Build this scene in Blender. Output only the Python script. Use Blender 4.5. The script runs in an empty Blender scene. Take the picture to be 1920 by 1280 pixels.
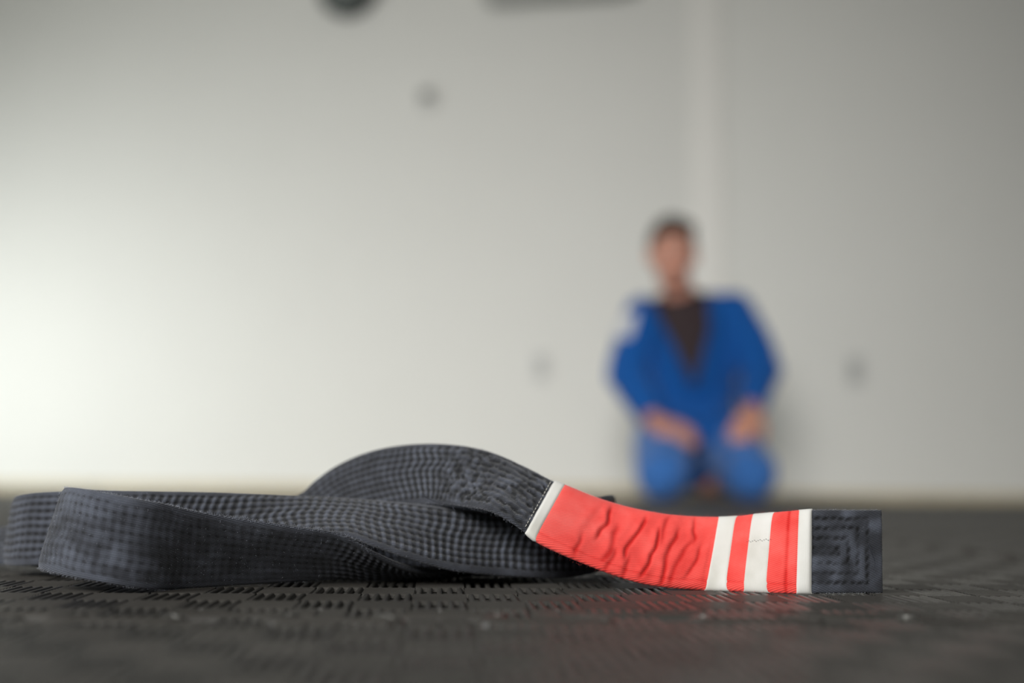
import bpy, bmesh, math, random
import numpy as np
from mathutils import Vector, Matrix
from mathutils.bvhtree import BVHTree
from mathutils.geometry import tessellate_polygon

random.seed(7)
RNG = np.random.default_rng(11)
SC = bpy.context.scene
COL = SC.collection
PI = math.pi

# ---------------------------------------------------------------- camera
cam_d = bpy.data.cameras.new('camera')
cam_d.sensor_width = 36.0
cam_d.lens = 50.0
cam_d.clip_start = 0.02
cam_d.clip_end = 100
cam = bpy.data.objects.new('camera', cam_d)
COL.objects.link(cam)
th, rl = math.radians(5.6532), math.radians(0.43)
r0, u0 = Vector((1, 0, 0)), Vector((0, -math.sin(th), math.cos(th)))
rt = r0 * math.cos(rl) + u0 * math.sin(rl)
up = u0 * math.cos(rl) - r0 * math.sin(rl)
fw = Vector((0, math.cos(th), math.sin(th)))
M = Matrix.Identity(4)
for i in range(3):
    M[i][0], M[i][1], M[i][2] = rt[i], up[i], -fw[i]
M[2][3] = 0.0535
cam.matrix_world = M
cam_d.dof.use_dof = True
cam_d.dof.focus_distance = 0.702
cam_d.dof.aperture_fstop = 3.3
cam_d.dof.aperture_blades = 0
SC.camera = cam

# ---------------------------------------------------------------- world, lights, exposure
w = bpy.data.worlds.new('daylight'); SC.world = w; w.use_nodes = True
bg = w.node_tree.nodes['Background']
bg.inputs[0].default_value = (0.86, 0.94, 1.0, 1)
bg.inputs[1].default_value = 0.08
SC.view_settings.view_transform = 'Standard'
SC.view_settings.look = 'None'
SC.view_settings.gamma = 1
SC.view_settings.use_curve_mapping = False
SC.view_settings.exposure = 0.0
SC.cycles.use_denoising = True
SC.cycles.max_bounces = 8
SC.cycles.sample_clamp_indirect = 6


def area(name, loc, target, sx, sy, power, color, spread=180):
    l = bpy.data.lights.new(name, 'AREA'); l.shape = 'RECTANGLE'
    l.size, l.size_y, l.energy, l.color = sx, sy, power, color
    l.spread = math.radians(spread)
    o = bpy.data.objects.new(name, l); COL.objects.link(o)
    o.location = loc
    o.rotation_euler = (Vector(target) - Vector(loc)).to_track_quat('-Z', 'Y').to_euler()
    return o


# low daylight coming through an added window in the left wall onto the far wall
area('window_daylight', (-3.50, 5.0, 0.56), (-1.9, 6.3, 0.36), 0.9, 0.9, 28, (0.95, 1.0, 0.985), 136)
# added lamp behind the camera, narrow beam to brighten the lower far walls
area('wall_fill', (-1.2, -3.4, 2.2), (-0.22, 5.9, 0.05), 2.6, 1.6, 38, (1.0, 0.985, 0.955), 44)
# added key lamp left of the camera, beam narrowed onto the belt
area('belt_key', (-2.3, -0.75, 1.5), (0.05, 0.75, 0.0), 1.6, 1.4, 11, (0.97, 0.985, 1.0), 52)


# ---------------------------------------------------------------- helpers
def finish(o, label=None, cat=None, group=None, kind=None):
    if label: o['label'] = label
    if cat: o['category'] = cat
    if group: o['group'] = group
    if kind: o['kind'] = kind
    return o


def empty(name, loc, label=None, cat=None, group=None, rz=0):
    o = bpy.data.objects.new(name, None); COL.objects.link(o)
    o.location = loc; o.rotation_euler = (0, 0, rz); o.empty_display_size = 0.05
    return finish(o, label, cat, group)


def obj(name, me, mat, parent=None, smooth=True, kind=None, label=None):
    if isinstance(me, bmesh.types.BMesh):
        bm = me; me = bpy.data.meshes.new(name); bm.to_mesh(me); bm.free()
    if mat is not None and not me.materials: me.materials.append(mat)
    if smooth:
        me.polygons.foreach_set('use_smooth', np.ones(len(me.polygons), bool))
    o = bpy.data.objects.new(name, me); COL.objects.link(o)
    if parent is not None: o.parent = parent
    if kind: o['kind'] = kind
    if label: o['label'] = label
    return o


def mesh_np(name, V, Q, uv=None, attr=None):
    """vertices, quads (n,4) -> mesh, with per-vertex uv and a per-vertex float attribute"""
    me = bpy.data.meshes.new(name)
    V = np.asarray(V, np.float32); Q = np.asarray(Q, np.int32)
    me.vertices.add(len(V)); me.vertices.foreach_set('co', V.ravel())
    me.loops.add(Q.size); me.loops.foreach_set('vertex_index', Q.ravel())
    me.polygons.add(len(Q)); me.polygons.foreach_set('loop_start', np.arange(0, Q.size, 4, dtype=np.int32))
    if uv is not None:
        l = me.uv_layers.new(name='UVMap'); l.data.foreach_set('uv', np.asarray(uv, np.float32)[Q.ravel()].ravel())
    if attr is not None:
        for k, a in attr.items():
            at = me.attributes.new(k, 'FLOAT', 'POINT'); at.data.foreach_set('value', np.asarray(a, np.float32))
    me.update(calc_edges=True); me.validate()
    return me


def box_bm(x0, x1, y0, y1, z0, z1, bev=0.0, seg=2):
    bm = bmesh.new()
    bmesh.ops.create_cube(bm, size=1)
    for v in bm.verts:
        v.co = Vector(((x0 + x1) / 2 + v.co.x * (x1 - x0), (y0 + y1) / 2 + v.co.y * (y1 - y0), (z0 + z1) / 2 + v.co.z * (z1 - z0)))
    if bev: bmesh.ops.bevel(bm, geom=bm.edges[:], offset=bev, segments=seg, affect='EDGES', profile=0.5)
    return bm


def cyl_bm(r, depth, seg=32, bev=0.0, r2=None):
    bm = bmesh.new()
    bmesh.ops.create_cone(bm, cap_ends=True, segments=seg, radius1=r, radius2=r if r2 is None else r2, depth=depth)
    if bev:
        es = [e for e in bm.edges if abs(e.verts[0].co.z - e.verts[1].co.z) < 1e-6]
        bmesh.ops.bevel(bm, geom=es, offset=bev, segments=2, affect='EDGES', profile=0.5)
    return bm


# ---------------------------------------------------------------- materials
def new_mat(name):
    m = bpy.data.materials.new(name); m.use_nodes = True
    nt = m.node_tree; b = nt.nodes['Principled BSDF']
    return m, nt, b


def N(nt, t, **k):
    n = nt.nodes.new(t)
    for a, v in k.items(): setattr(n, a, v)
    return n


def plain(name, c, rough=0.6, noise=0.0, nscale=20, bump=0.0, bscale=200, spec=0.5, sheen=0.0, metal=0.0):
    m, nt, b = new_mat(name)
    b.inputs['Roughness'].default_value = rough
    b.inputs['Specular IOR Level'].default_value = spec
    b.inputs['Metallic'].default_value = metal
    if sheen:
        b.inputs['Sheen Weight'].default_value = sheen
    tc = N(nt, 'ShaderNodeTexCoord')
    nz = N(nt, 'ShaderNodeTexNoise'); nz.inputs['Scale'].default_value = nscale; nz.inputs['Detail'].default_value = 5
    nt.links.new(tc.outputs['Object'], nz.inputs['Vector'])
    mx = N(nt, 'ShaderNodeMixRGB')
    mx.inputs[1].default_value = (*[x * (1 - noise) for x in c], 1)
    mx.inputs[2].default_value = (*[min(1, x * (1 + noise)) for x in c], 1)
    nt.links.new(nz.outputs['Fac'], mx.inputs[0])
    nt.links.new(mx.outputs[0], b.inputs['Base Color'])
    if bump:
        n2 = N(nt, 'ShaderNodeTexNoise'); n2.inputs['Scale'].default_value = bscale; n2.inputs['Detail'].default_value = 4
        nt.links.new(tc.outputs['Object'], n2.inputs['Vector'])
        bp = N(nt, 'ShaderNodeBump'); bp.inputs['Strength'].default_value = bump; bp.inputs['Distance'].default_value = 0.002
        nt.links.new(n2.outputs['Fac'], bp.inputs['Height']); nt.links.new(bp.outputs[0], b.inputs['Normal'])
    return m


def cloth(name, dark, mid, worn, period, angle, bump=0.35, speck=0.0, rough=0.9, sheen=0.15, line=0.5, cross=0.35):
    """woven twill: UV are metres along / across the band; 'wear' is a vertex attribute (0 groove .. 1 ridge)"""
    m, nt, b = new_mat(name)
    L = nt.links.new
    b.inputs['Roughness'].default_value = rough
    b.inputs['Specular IOR Level'].default_value = 0.2
    b.inputs['Sheen Weight'].default_value = sheen
    b.inputs['Sheen Roughness'].default_value = 0.5
    uv = N(nt, 'ShaderNodeUVMap')
    mp = N(nt, 'ShaderNodeMapping'); mp.inputs['Rotation'].default_value[2] = angle
    L(uv.outputs[0], mp.inputs[0])
    # slight wobble of the weave
    nw = N(nt, 'ShaderNodeTexNoise'); nw.inputs['Scale'].default_value = 300; nw.inputs['Detail'].default_value = 2
    L(uv.outputs[0], nw.inputs['Vector'])
    wv = N(nt, 'ShaderNodeTexWave', wave_type='BANDS', bands_direction='X', wave_profile='SIN')
    wv.inputs['Scale'].default_value = 1.0 / period * (2 * PI / 20.0)
    wv.inputs['Distortion'].default_value = 2.2; wv.inputs['Detail'].default_value = 1
    wv.inputs['Detail Scale'].default_value = 0.25
    L(mp.outputs[0], wv.inputs['Vector'])
    # threads across the twill line
    mp2 = N(nt, 'ShaderNodeMapping'); mp2.inputs['Rotation'].default_value[2] = angle + PI / 2
    L(uv.outputs[0], mp2.inputs[0])
    w2 = N(nt, 'ShaderNodeTexWave', wave_type='BANDS', bands_direction='X', wave_profile='SIN')
    w2.inputs['Scale'].default_value = 1.0 / (period * 0.8) * (2 * PI / 20.0); w2.inputs['Distortion'].default_value = 2.0
    L(mp2.outputs[0], w2.inputs['Vector'])
    n1 = N(nt, 'ShaderNodeTexNoise'); n1.inputs['Scale'].default_value = 90; n1.inputs['Detail'].default_value = 6
    L(uv.outputs[0], n1.inputs['Vector'])
    at = N(nt, 'ShaderNodeAttribute', attribute_name='wear_and_light')
    # wear + noise -> ramp
    ad = N(nt, 'ShaderNodeMath', operation='MULTIPLY_ADD'); ad.inputs[1].default_value = 0.7; ad.inputs[2].default_value = -0.35
    L(n1.outputs['Fac'], ad.inputs[0])
    a2 = N(nt, 'ShaderNodeMath', operation='ADD', use_clamp=True); L(at.outputs['Fac'], a2.inputs[0]); L(ad.outputs[0], a2.inputs[1])
    rp = N(nt, 'ShaderNodeValToRGB')
    e = rp.color_ramp.elements
    e[0].position = 0.1; e[0].color = (*dark, 1); e[1].position = 1.0; e[1].color = (*worn, 1)
    k = e.new(0.55); k.color = (*mid, 1)
    L(a2.outputs[0], rp.inputs[0])
    # twill lines darken the gaps between yarns
    ml = N(nt, 'ShaderNodeMixRGB', blend_type='MULTIPLY'); ml.inputs[0].default_value = line
    mul = N(nt, 'ShaderNodeMath', operation='MULTIPLY_ADD'); mul.inputs[1].default_value = 0.9; mul.inputs[2].default_value = 0.42
    L(wv.outputs['Fac'], mul.inputs[0])
    L(rp.outputs[0], ml.inputs[1]); L(mul.outputs[0], ml.inputs[2])
    out = ml.outputs[0]
    if speck:
        ns = N(nt, 'ShaderNodeTexNoise'); ns.inputs['Scale'].default_value = 1400; ns.inputs['Detail'].default_value = 2
        L(uv.outputs[0], ns.inputs['Vector'])
        r2 = N(nt, 'ShaderNodeValToRGB'); r2.color_ramp.elements[0].position = 0.74; r2.color_ramp.elements[1].position = 0.80
        L(ns.outputs['Fac'], r2.inputs[0])
        mm = N(nt, 'ShaderNodeMath', operation='MULTIPLY'); mm.inputs[1].default_value = speck; L(r2.outputs[0], mm.inputs[0])
        ms = N(nt, 'ShaderNodeMixRGB'); ms.inputs[2].default_value = (0.35, 0.36, 0.42, 1)
        L(mm.outputs[0], ms.inputs[0]); L(out, ms.inputs[1]); out = ms.outputs[0]
    L(out, b.inputs['Base Color'])
    hm = N(nt, 'ShaderNodeMath', operation='MULTIPLY_ADD'); hm.inputs[1].default_value = cross
    L(w2.outputs['Fac'], hm.inputs[0]); L(wv.outputs['Fac'], hm.inputs[2])
    bp = N(nt, 'ShaderNodeBump'); bp.inputs['Strength'].default_value = bump; bp.inputs['Distance'].default_value = 0.00025
    L(hm.outputs[0], bp.inputs['Height']); L(bp.outputs[0], b.inputs['Normal'])
    return m


M_wall = plain('white_wall_paint', (0.715, 0.71, 0.672), 0.75, 0.02, 3, 0.05, 120, spec=0.3)
M_trim = plain('trim_paint', (0.80, 0.785, 0.74), 0.6, 0.02, 3, spec=0.3)
M_ceil = plain('ceiling_paint', (0.75, 0.74, 0.71), 0.8, 0.02, 3)
M_tan = plain('tan_wood_board', (0.50, 0.43, 0.29), 0.5, 0.15, 8)
M_slab = plain('concrete_slab', (0.20, 0.19, 0.165), 0.7, 0.15, 6)
M_frame = plain('window_frame_white', (0.75, 0.75, 0.73), 0.4)
M_white = plain('white_plastic', (0.55, 0.55, 0.53), 0.35)
M_darkpl = plain('dark_plastic', (0.02, 0.024, 0.022), 0.4)
M_grey = plain('grey_plastic', (0.42, 0.43, 0.41), 0.4)
M_slot = plain('socket_dark', (0.05, 0.05, 0.05), 0.5)
M_face = plain('clock_face', (0.10, 0.115, 0.105), 0.4)
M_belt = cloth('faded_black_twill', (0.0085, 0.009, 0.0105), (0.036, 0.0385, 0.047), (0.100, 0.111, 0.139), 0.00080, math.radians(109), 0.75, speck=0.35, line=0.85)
M_red = cloth('red_twill', (0.56, 0.018, 0.014), (0.85, 0.082, 0.068), (0.93, 0.17, 0.145), 0.00098, math.radians(110), 0.55, line=0.36, cross=0.12)
M_cream = cloth('off_white_tape', (0.44, 0.425, 0.37), (0.56, 0.548, 0.50), (0.63, 0.62, 0.58), 0.0005, math.radians(0), 0.18, line=0.10)
M_thread = plain('dark_navy_thread', (0.012, 0.014, 0.022), 0.8)
M_stitch = plain('pale_thread', (0.55, 0.53, 0.47), 0.8)
M_lint = plain('pale_lint', (0.42, 0.44, 0.50), 0.9)


def mat_rubber():
    m, nt, b = new_mat('dark_foam_mat')
    L = nt.links.new
    b.inputs['Specular IOR Level'].default_value = 0.28
    tc = N(nt, 'ShaderNodeTexCoord')
    n = N(nt, 'ShaderNodeTexNoise'); n.inputs['Scale'].default_value = 14; n.inputs['Detail'].default_value = 6
    L(tc.outputs['Object'], n.inputs['Vector'])
    r = N(nt, 'ShaderNodeValToRGB')
    r.color_ramp.elements[0].position = 0.3; r.color_ramp.elements[0].color = (0.035, 0.0325, 0.0285, 1)
    r.color_ramp.elements[1].position = 0.75; r.color_ramp.elements[1].color = (0.056, 0.0522, 0.046, 1)
    L(n.outputs['Fac'], r.inputs[0]); L(r.outputs[0], b.inputs['Base Color'])
    # dust in the finish: roughness varies
    n3 = N(nt, 'ShaderNodeTexNoise'); n3.inputs['Scale'].default_value = 60; n3.inputs['Detail'].default_value = 5
    L(tc.outputs['Object'], n3.inputs['Vector'])
    mr = N(nt, 'ShaderNodeMapRange'); mr.inputs[3].default_value = 0.28; mr.inputs[4].default_value = 0.48
    L(n3.outputs['Fac'], mr.inputs[0]); L(mr.outputs[0], b.inputs['Roughness'])
    # fine moulded grain
    n2 = N(nt, 'ShaderNodeTexNoise'); n2.inputs['Scale'].default_value = 900; n2.inputs['Detail'].default_value = 3
    L(tc.outputs['Object'], n2.inputs['Vector'])
    bp = N(nt, 'ShaderNodeBump'); bp.inputs['Strength'].default_value = 0.25; bp.inputs['Distance'].default_value = 0.0004
    L(n2.outputs['Fac'], bp.inputs['Height']); L(bp.outputs[0], b.inputs['Normal'])
    return m


M_mat = mat_rubber()
M_cut = plain('cut_foam_edge', (0.27, 0.265, 0.245), 0.6, 0.25, 90, 0.3, 700, spec=0.3)

# ================================================================ the room
CX, CY = 0.885, 5.885                      # corner where the far wall meets the right wall
BL = (-3.6, CY + 0.234 * (CX + 3.6))       # far left end of the far wall
RR = (3.3, CY - 0.615 * (3.3 - CX))        # end of the right wall
WH = 2.9


def wall_run(name, a, b_, z0, z1, thick, mat, off=0.0, bev=0.0, kind='structure', parent=None):
    """upright slab from a to b_ whose room face stands on the line, thickness going away from the room"""
    a, b_ = Vector((*a, 0)), Vector((*b_, 0)); d = b_ - a; ln = d.length; d.normalize()
    bm = box_bm(0, ln, off, off + thick, z0, z1, bev)
    o = obj(name, bm, mat, parent, smooth=False)
    o.location = a; o.rotation_euler = (0, 0, math.atan2(d.y, d.x))
    o['kind'] = kind
    return o


floor = obj('floor', box_bm(-4.2, 4.2, -3.2, 7.4, -0.10, -0.012), M_slab, smooth=False); floor['kind'] = 'structure'
wall_run('wall_back', BL, (CX, CY), -0.05, WH, 0.15, M_wall)
wall_run('wall_right', (CX, CY), RR, -0.05, WH, 0.15, M_wall)
wall_run('baseboard_back', BL, (CX, CY), -0.012, 0.040, 0.014, M_tan, off=-0.0145, bev=0.003)
wall_run('baseboard_right', (CX, CY), RR, -0.012, 0.026, 0.014, M_tan, off=-0.0145, bev=0.003)
# narrow painted casing that closes the corner
wall_run('trim_1', (CX - 0.135, CY + 0.234 * 0.135), (CX - 0.004, CY + 0.001), 0.041, WH - 0.003, 0.012, M_trim, off=-0.0125, bev=0.004)
obj('ceiling', box_bm(-4.2, 4.2, 0.6, 7.4, WH, WH + 0.1), M_ceil, smooth=False)['kind'] = 'structure'
# left wall with a low window near the far wall, added as the lamp's source (both outside the frame)
bm = bmesh.new()
for q in [(-3.75, -3.6, 1.0, 4.55, -0.05, WH), (-3.75, -3.6, 5.65, 6.95, -0.05, WH), (-3.75, -3.6, 4.55, 5.65, -0.05, 0.15), (-3.75, -3.6, 4.55, 5.65, 1.15, WH)]:
    t = box_bm(*q); me_t = bpy.data.meshes.new('t'); t.to_mesh(me_t); t.free(); bm.from_mesh(me_t); bpy.data.meshes.remove(me_t)
obj('wall_left', bm, M_wall, smooth=False)['kind'] = 'structure'
win = empty('added_window_1', (-3.68, 5.1, 0.65)); win['kind'] = 'structure'
for nm, q in [('window_frame', (-0.03, 0.03, -0.55, -0.50, -0.5, 0.5)), ('window_frame', (-0.03, 0.03, 0.50, 0.55, -0.5, 0.5)),
              ('window_frame', (-0.03, 0.03, -0.50, 0.50, 0.45, 0.5)), ('window_sill', (-0.03, 0.03, -0.50, 0.50, -0.5, -0.45))]:
    obj(nm, box_bm(*q, bev=0.006), M_frame, win, smooth=False)

# ---------------------------------------------------------------- puzzle mats with a moulded basket weave
MAT_ROT = math.radians(2.79)
MAT_O = Vector((0.409, 0.593, 0))
CELL, CELLY, NRIB = 0.025, 0.040, 5
PER, DEP = 1.0 / 12, 0.023


def tooth_curve():
    """dovetail edge from 0 to 1: list of (x, y), y alternating +-DEP/2, corners rounded"""
    a, s = PER / 2, 0.0045
    pts = [(0.0, -DEP / 2)]
    for k in range(12):
        x0 = k * PER
        pts += [(x0 + a + s, -DEP / 2), (x0 + a - s, DEP / 2)]
        pts += [(x0 + PER + s, DEP / 2), (x0 + PER - s, -DEP / 2)] if k < 11 else [(1.0, DEP / 2)]
    # rounding
    out = [pts[0]]
    for i in range(1, len(pts) - 1):
        p0, p1, p2 = Vector(pts[i - 1]), Vector(pts[i]), Vector(pts[i + 1])
        d0, d2 = (p0 - p1), (p2 - p1)
        r = min(0.006, d0.length * 0.45, d2.length * 0.45)
        if r < 1e-4: continue
        A, B = p1 + d0.normalized() * r, p1 + d2.normalized() * r
        for t in (0, 0.25, 0.5, 0.75, 1):
            out.append(tuple((1 - t) ** 2 * A + 2 * t * (1 - t) * p1 + t * t * B))
    out.append(pts[-1])
    return out


def make_mat():
    e = tooth_curve()
    e = [(0.0, 0.0), (0.007, -DEP / 2 + 0.004)] + [(x, y) for x, y in e if 0.012 < x < 0.988] + [(0.993, DEP / 2 - 0.004), (1.0, 0.0)]
    front = list(e)
    back = [(x, 1 + y) for x, y in e]
    left = [(y, x) for x, y in e]
    right = [(1 + y, x) for x, y in e]
    ring = front[:-1] + right[:-1] + back[::-1][:-1] + left[::-1][:-1]
    P = np.array(ring)
    nxt, prv = np.roll(P, -1, 0), np.roll(P, 1, 0)
    d = nxt - prv; d /= np.linalg.norm(d, axis=1)[:, None] + 1e-9
    nin = np.stack([-d[:, 1], d[:, 0]], 1)           # inward (ring runs counter clockwise)
    rings = [(0.0006, -0.0118), (0.0006, -0.0016), (0.0009, 0.0003), (0.0017, 0.0009), (0.0028, 0.0008), (0.0040, -0.0004), (0.0048, -0.0025)]
    V, Q = [], []
    n = len(P)
    for off, z in rings:
        q = P + nin * off
        V += [(x, y, z) for x, y in q]
    for k in range(len(rings) - 1):
        for i in range(n):
            j = (i + 1) % n
            Q.append((k * n + i, k * n + j, (k + 1) * n + j, (k + 1) * n + i))
    bm = bmesh.new()
    vs = [bm.verts.new(v) for v in V]
    for q in Q: bm.faces.new([vs[i] for i in q])
    pb = [(x, y, -0.0025) for x, y in P + nin * 0.0007]
    vb = [bm.verts.new(p) for p in pb]
    for t in tessellate_polygon([[Vector(p) for p in pb]]):
        bm.faces.new([vb[k] for k in t])
    bm.verts.ensure_lookup_table()
    # ribs
    def inside(x, y):
        c = (P[:, 1] > y) != (nxt[:, 1] > y)
        if not c.any(): return False
        xi = P[c, 0] + (y - P[c, 1]) / (nxt[c, 1] - P[c, 1]) * (nxt[c, 0] - P[c, 0])
        return (np.count_nonzero(xi > x) % 2) == 1
    prof = [(-0.0014, -0.0024), (-0.0013, -0.0005), (-0.0008, 0.0), (0.0008, 0.0), (0.0013, -0.0005), (0.0014, -0.0024)]
    profx = [(-0.0024, -0.0022), (-0.0017, -0.0006), (-0.0011, 0.0), (0.0011, 0.0), (0.0017, -0.0006), (0.0024, -0.0022)]
    pitch = CELL / NRIB
    RV, RQ = [], []
    def rib(cx, cy, hl, along_x):
        b0 = len(RV)
        for s in (-1, 1):
            for px, pz in (profx if along_x else prof):
                e_ = hl - (0.0008 if pz > -0.001 else 0)
                e_ -= 0.0005 if abs(px) > 0.0014 and pz > -0.001 else 0
                RV.append((cx + s * e_, cy + px, pz) if along_x else (cx - px, cy + s * e_, pz))
        m = len(prof)
        for i in range(m - 1):
            RQ.append((b0 + i + 1, b0 + i, b0 + m + i, b0 + m + i + 1))
        for o_, fl in ((b0, False), (b0 + m, True)):
            a = [(o_, o_ + 1, o_ + 4, o_ + 5), (o_ + 1, o_ + 2, o_ + 3, o_ + 4)]
            for t in a: RQ.append(t if not fl else t[::-1])
    for ci in range(-1, 41):
        for cj in range(-1, 26):
            ax = (ci + cj) % 2 == 0
            core = 2 <= ci <= 37 and 1 <= cj <= 23
            ln, st = (CELL, CELLY) if ax else (CELLY, CELL)
            nr = round(st / pitch)
            for k in range(nr):
                o_ = (k + 0.5) * pitch
                for h in (0,) if core else (0, 1):
                    f, hl = (0.5, ln / 2 + 0.0008) if core else (0.25 + 0.5 * h, ln / 4)
                    x, y = (ci * CELL + ln * f, cj * CELLY + o_) if ax else (ci * CELL + o_, cj * CELLY + ln * f)
                    if not core:
                        ok = True
                        for t in (-1, 1):
                            for g in (-0.0048, 0.0048):
                                for gg in (-0.0048, 0.0048):
                                    xx, yy = (x + t * hl, y) if ax else (x, y + t * hl)
                                    if not inside(xx + g, yy + gg): ok = False
                        if not ok: continue
                    rib(x, y, hl, ax)
    b0 = [bm.verts.new(v) for v in RV]
    for q in RQ: bm.faces.new([b0[i] for i in q])
    bmesh.ops.recalc_face_normals(bm, faces=bm.faces[:])
    me = bpy.data.meshes.new('floor_mat'); bm.to_mesh(me); bm.free()
    me.materials.append(M_mat); me.materials.append(M_cut)
    mi = np.zeros(len(me.polygons), np.int32); mi[:2 * n] = 1
    me.polygons.foreach_set('material_index', mi)
    me.polygons.foreach_set('use_smooth', np.ones(len(me.polygons), bool))
    me.set_sharp_from_angle(angle=math.radians(55))
    return me


me_mat = make_mat()


def wall_y(x):
    return CY + 0.234 * (CX - x) if x < CX else CY - 0.615 * (x - CX)


cr, sr = math.cos(MAT_ROT), math.sin(MAT_ROT)
for j in range(-1, 6):
    for i in range(-5, 4):
        cs = []
        for a, b_ in ((0, 0), (1, 0), (0, 1), (1, 1)):
            lx, ly = i + a, j + b_
            cs.append((MAT_O.x + lx * cr - ly * sr, MAT_O.y + lx * sr + ly * cr))
        if any(y > wall_y(x) - 0.03 or x < -3.55 for x, y in cs): continue
        o = bpy.data.objects.new('floor_mat', me_mat); COL.objects.link(o)
        o.location = (*cs[0], 0); o.rotation_euler = (0, 0, MAT_ROT); o.parent = floor

# ================================================================ the belt
# stations along the belt: name, upper edge, lower edge (metres, world)
ST = [
    ('tip',(.1875,.7238,.041),(.1852,.7159,.0003)),
    ('bR',(.1511,.7176,.0408),(.1487,.709,.0003)),
    ('bL',(.1448,.7206,.0402),(.1408,.7099,.0003)),
    ('r2L',(.1351,.7279,.0389),(.1292,.7139,.0003)),
    ('w2L',(.1248,.7379,.0375),(.1169,.7213,.0003)),
    ('r1L',(.1187,.7426,.0365),(.1104,.7242,.0003)),
    ('w1L',(.1078,.7475,.0358),(.0981,.7283,.0003)),
    ('red1',(.0784,.7456,.0375),(.0675,.7244,.0035)),
    ('red0',(.0507,.7469,.0434),(.0389,.7215,.0128)),
    ('b0R',(.0289,.7454,.0515),(.013,.7184,.0244)),
    ('b0L',(.0223,.7482,.0539),(.0074,.719,.0285)),
    ('h1',(.0076,.7556,.0614),(-.0074,.7251,.0376)),
    ('h2',(-.017,.7766,.0713),(-.0259,.7499,.0408)),
    ('h3',(-.049,.8008,.0746),(-.0499,.776,.0413)),
    ('h4',(-.0792,.819,.0709),(-.0728,.7955,.0373)),
    ('h5',(-.1014,.8325,.0623),(-.0886,.8059,.0331)),
    ('h6',(-.1142,.8361,.0536),(-.0977,.8074,.0286)),
    ('h7',(-.122,.8333,.0464),(-.1067,.8041,.0212)),
    ('f1',(-.134,.8214,.0427),(-.125,.7982,.0095)),
    ('f2',(-.1534,.7949,.0432),(-.1476,.7777,.0059)),
    ('f3',(-.1853,.7917,.0445),(-.1826,.7793,.005)),
    ('f4',(-.2172,.7896,.046),(-.2152,.7768,.0066)),
    ('f5',(-.244,.7905,.047),(-.2433,.779,.0071)),
    ('f6',(-.263,.7946,.0462),(-.2618,.7827,.0065)),
    ('f7',(-.2753,.8048,.0449),(-.2741,.7914,.0056)),
    ('f8',(-.2835,.82,.0435),(-.2814,.8028,.0058)),
    ('f9',(-.2847,.8342,.0421),(-.281,.8146,.0057)),
    ('g0',(-.2714,.8393,.0409),(-.2676,.823,.0029)),
    ('g1',(-.2375,.8414,.0399),(-.2332,.8255,.0018)),
    ('g2',(-.1748,.8414,.0403),(-.1708,.8272,.0016)),
    ('g3',(-.1119,.8394,.0402),(-.1091,.8245,.0016)),
    ('g4',(-.0492,.8374,.0398),(-.0477,.8212,.0016)),
    ('g5',(-.0086,.8355,.0392),(-.0081,.8188,.0012)),
    ('g6',(.01,.8285,.0385),(.0085,.8097,.0016)),
    ('g7',(.016,.815,.0424),(.014,.813,.001)),
    ('g8',(.012,.7997,.042),(.012,.806,.001)),
    ('g9',(-.0054,.783,.0285),(-.003,.814,.001)),
    ('d1',(-.0305,.7702,.0083),(-.0276,.811,.0012)),
    ('d2',(-.0518,.7481,.0087),(-.0502,.7888,.001)),
    ('d3',(-.0698,.7311,.0176),(-.0732,.7691,.0013)),
    ('p1',(-.0849,.7201,.0268),(-.0912,.7532,.0025)),
    ('p2',(-.1055,.7137,.0305),(-.1114,.7433,.002)),
    ('p3',(-.1338,.7083,.0347),(-.1387,.7316,.0007)),
    ('p4',(-.1555,.6989,.0387),(-.1591,.7141,.0003)),
    ('p5',(-.1754,.6843,.0438),(-.1761,.6809,.0025)),
    ('p6',(-.1952,.6819,.0475),(-.1995,.6776,.0064)),
    ('p7',(-.2097,.6918,.0491),(-.2174,.6866,.0087)),
    ('p8',(-.2208,.7099,.0492),(-.2284,.6986,.01)),
    ('p9',(-.2226,.73,.0486),(-.2274,.7138,.0107)),
    ('m0',(-.2097,.7422,.0478),(-.2105,.726,.0096)),
    ('m1',(-.1835,.7482,.0474),(-.1813,.7274,.0116)),
    ('m2',(-.1577,.7583,.047),(-.1548,.7331,.0142)),
    ('m3',(-.131,.7675,.046),(-.1286,.7367,.0182)),
    ('m4',(-.1029,.7716,.0447),(-.1018,.7357,.0239)),
    ('m5',(-.0855,.7707,.044),(-.0852,.7337,.0252)),
    ('m6',(-.0679,.7668,.0428),(-.0677,.7323,.0197)),
    ('m7',(-.0478,.7649,.0412),(-.0488,.7343,.0133)),
    ('m8',(-.028,.7692,.0387),(-.0294,.7415,.0078)),
    ('m9',(-.008,.7784,.0373),(-.0097,.7522,.0051)),
    ('n0',(.0152,.7821,.04),(.0137,.763,.0032)),
    ('n1',(.0389,.7887,.0444),(.0388,.786,.003)),
    ('n2',(.0531,.8046,.0467),(.053,.802,.0053)),
    ('n3',(.0591,.8297,.0469),(.0584,.8272,.0054)),
    ('n4',(.0544,.8569,.046),(.0543,.8545,.0045)),
    ('n5',(.0333,.8732,.044),(.033,.8619,.0041)),
    ('q0',(-.0025,.8814,.0424),(-.0022,.8689,.0028)),
    ('q1',(-.0521,.8854,.0419),(-.0508,.8725,.0025)),
    ('q2',(-.1183,.8875,.0414),(-.1157,.8739,.0023)),
    ('q3',(-.1845,.8876,.0409),(-.1806,.8743,.0018)),
    ('q4',(-.2445,.8898,.0388),(-.238,.8707,.0025)),
    ('q5',(-.2852,.8933,.0335),(-.2781,.8667,.0025)),
    ('q6',(-.3139,.9003,.0242),(-.3058,.8661,.002)),
    ('q7',(-.3467,.9075,.022),(-.3389,.8728,.0007)),
]
BW, BT = 0.0415, 0.0042
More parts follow.
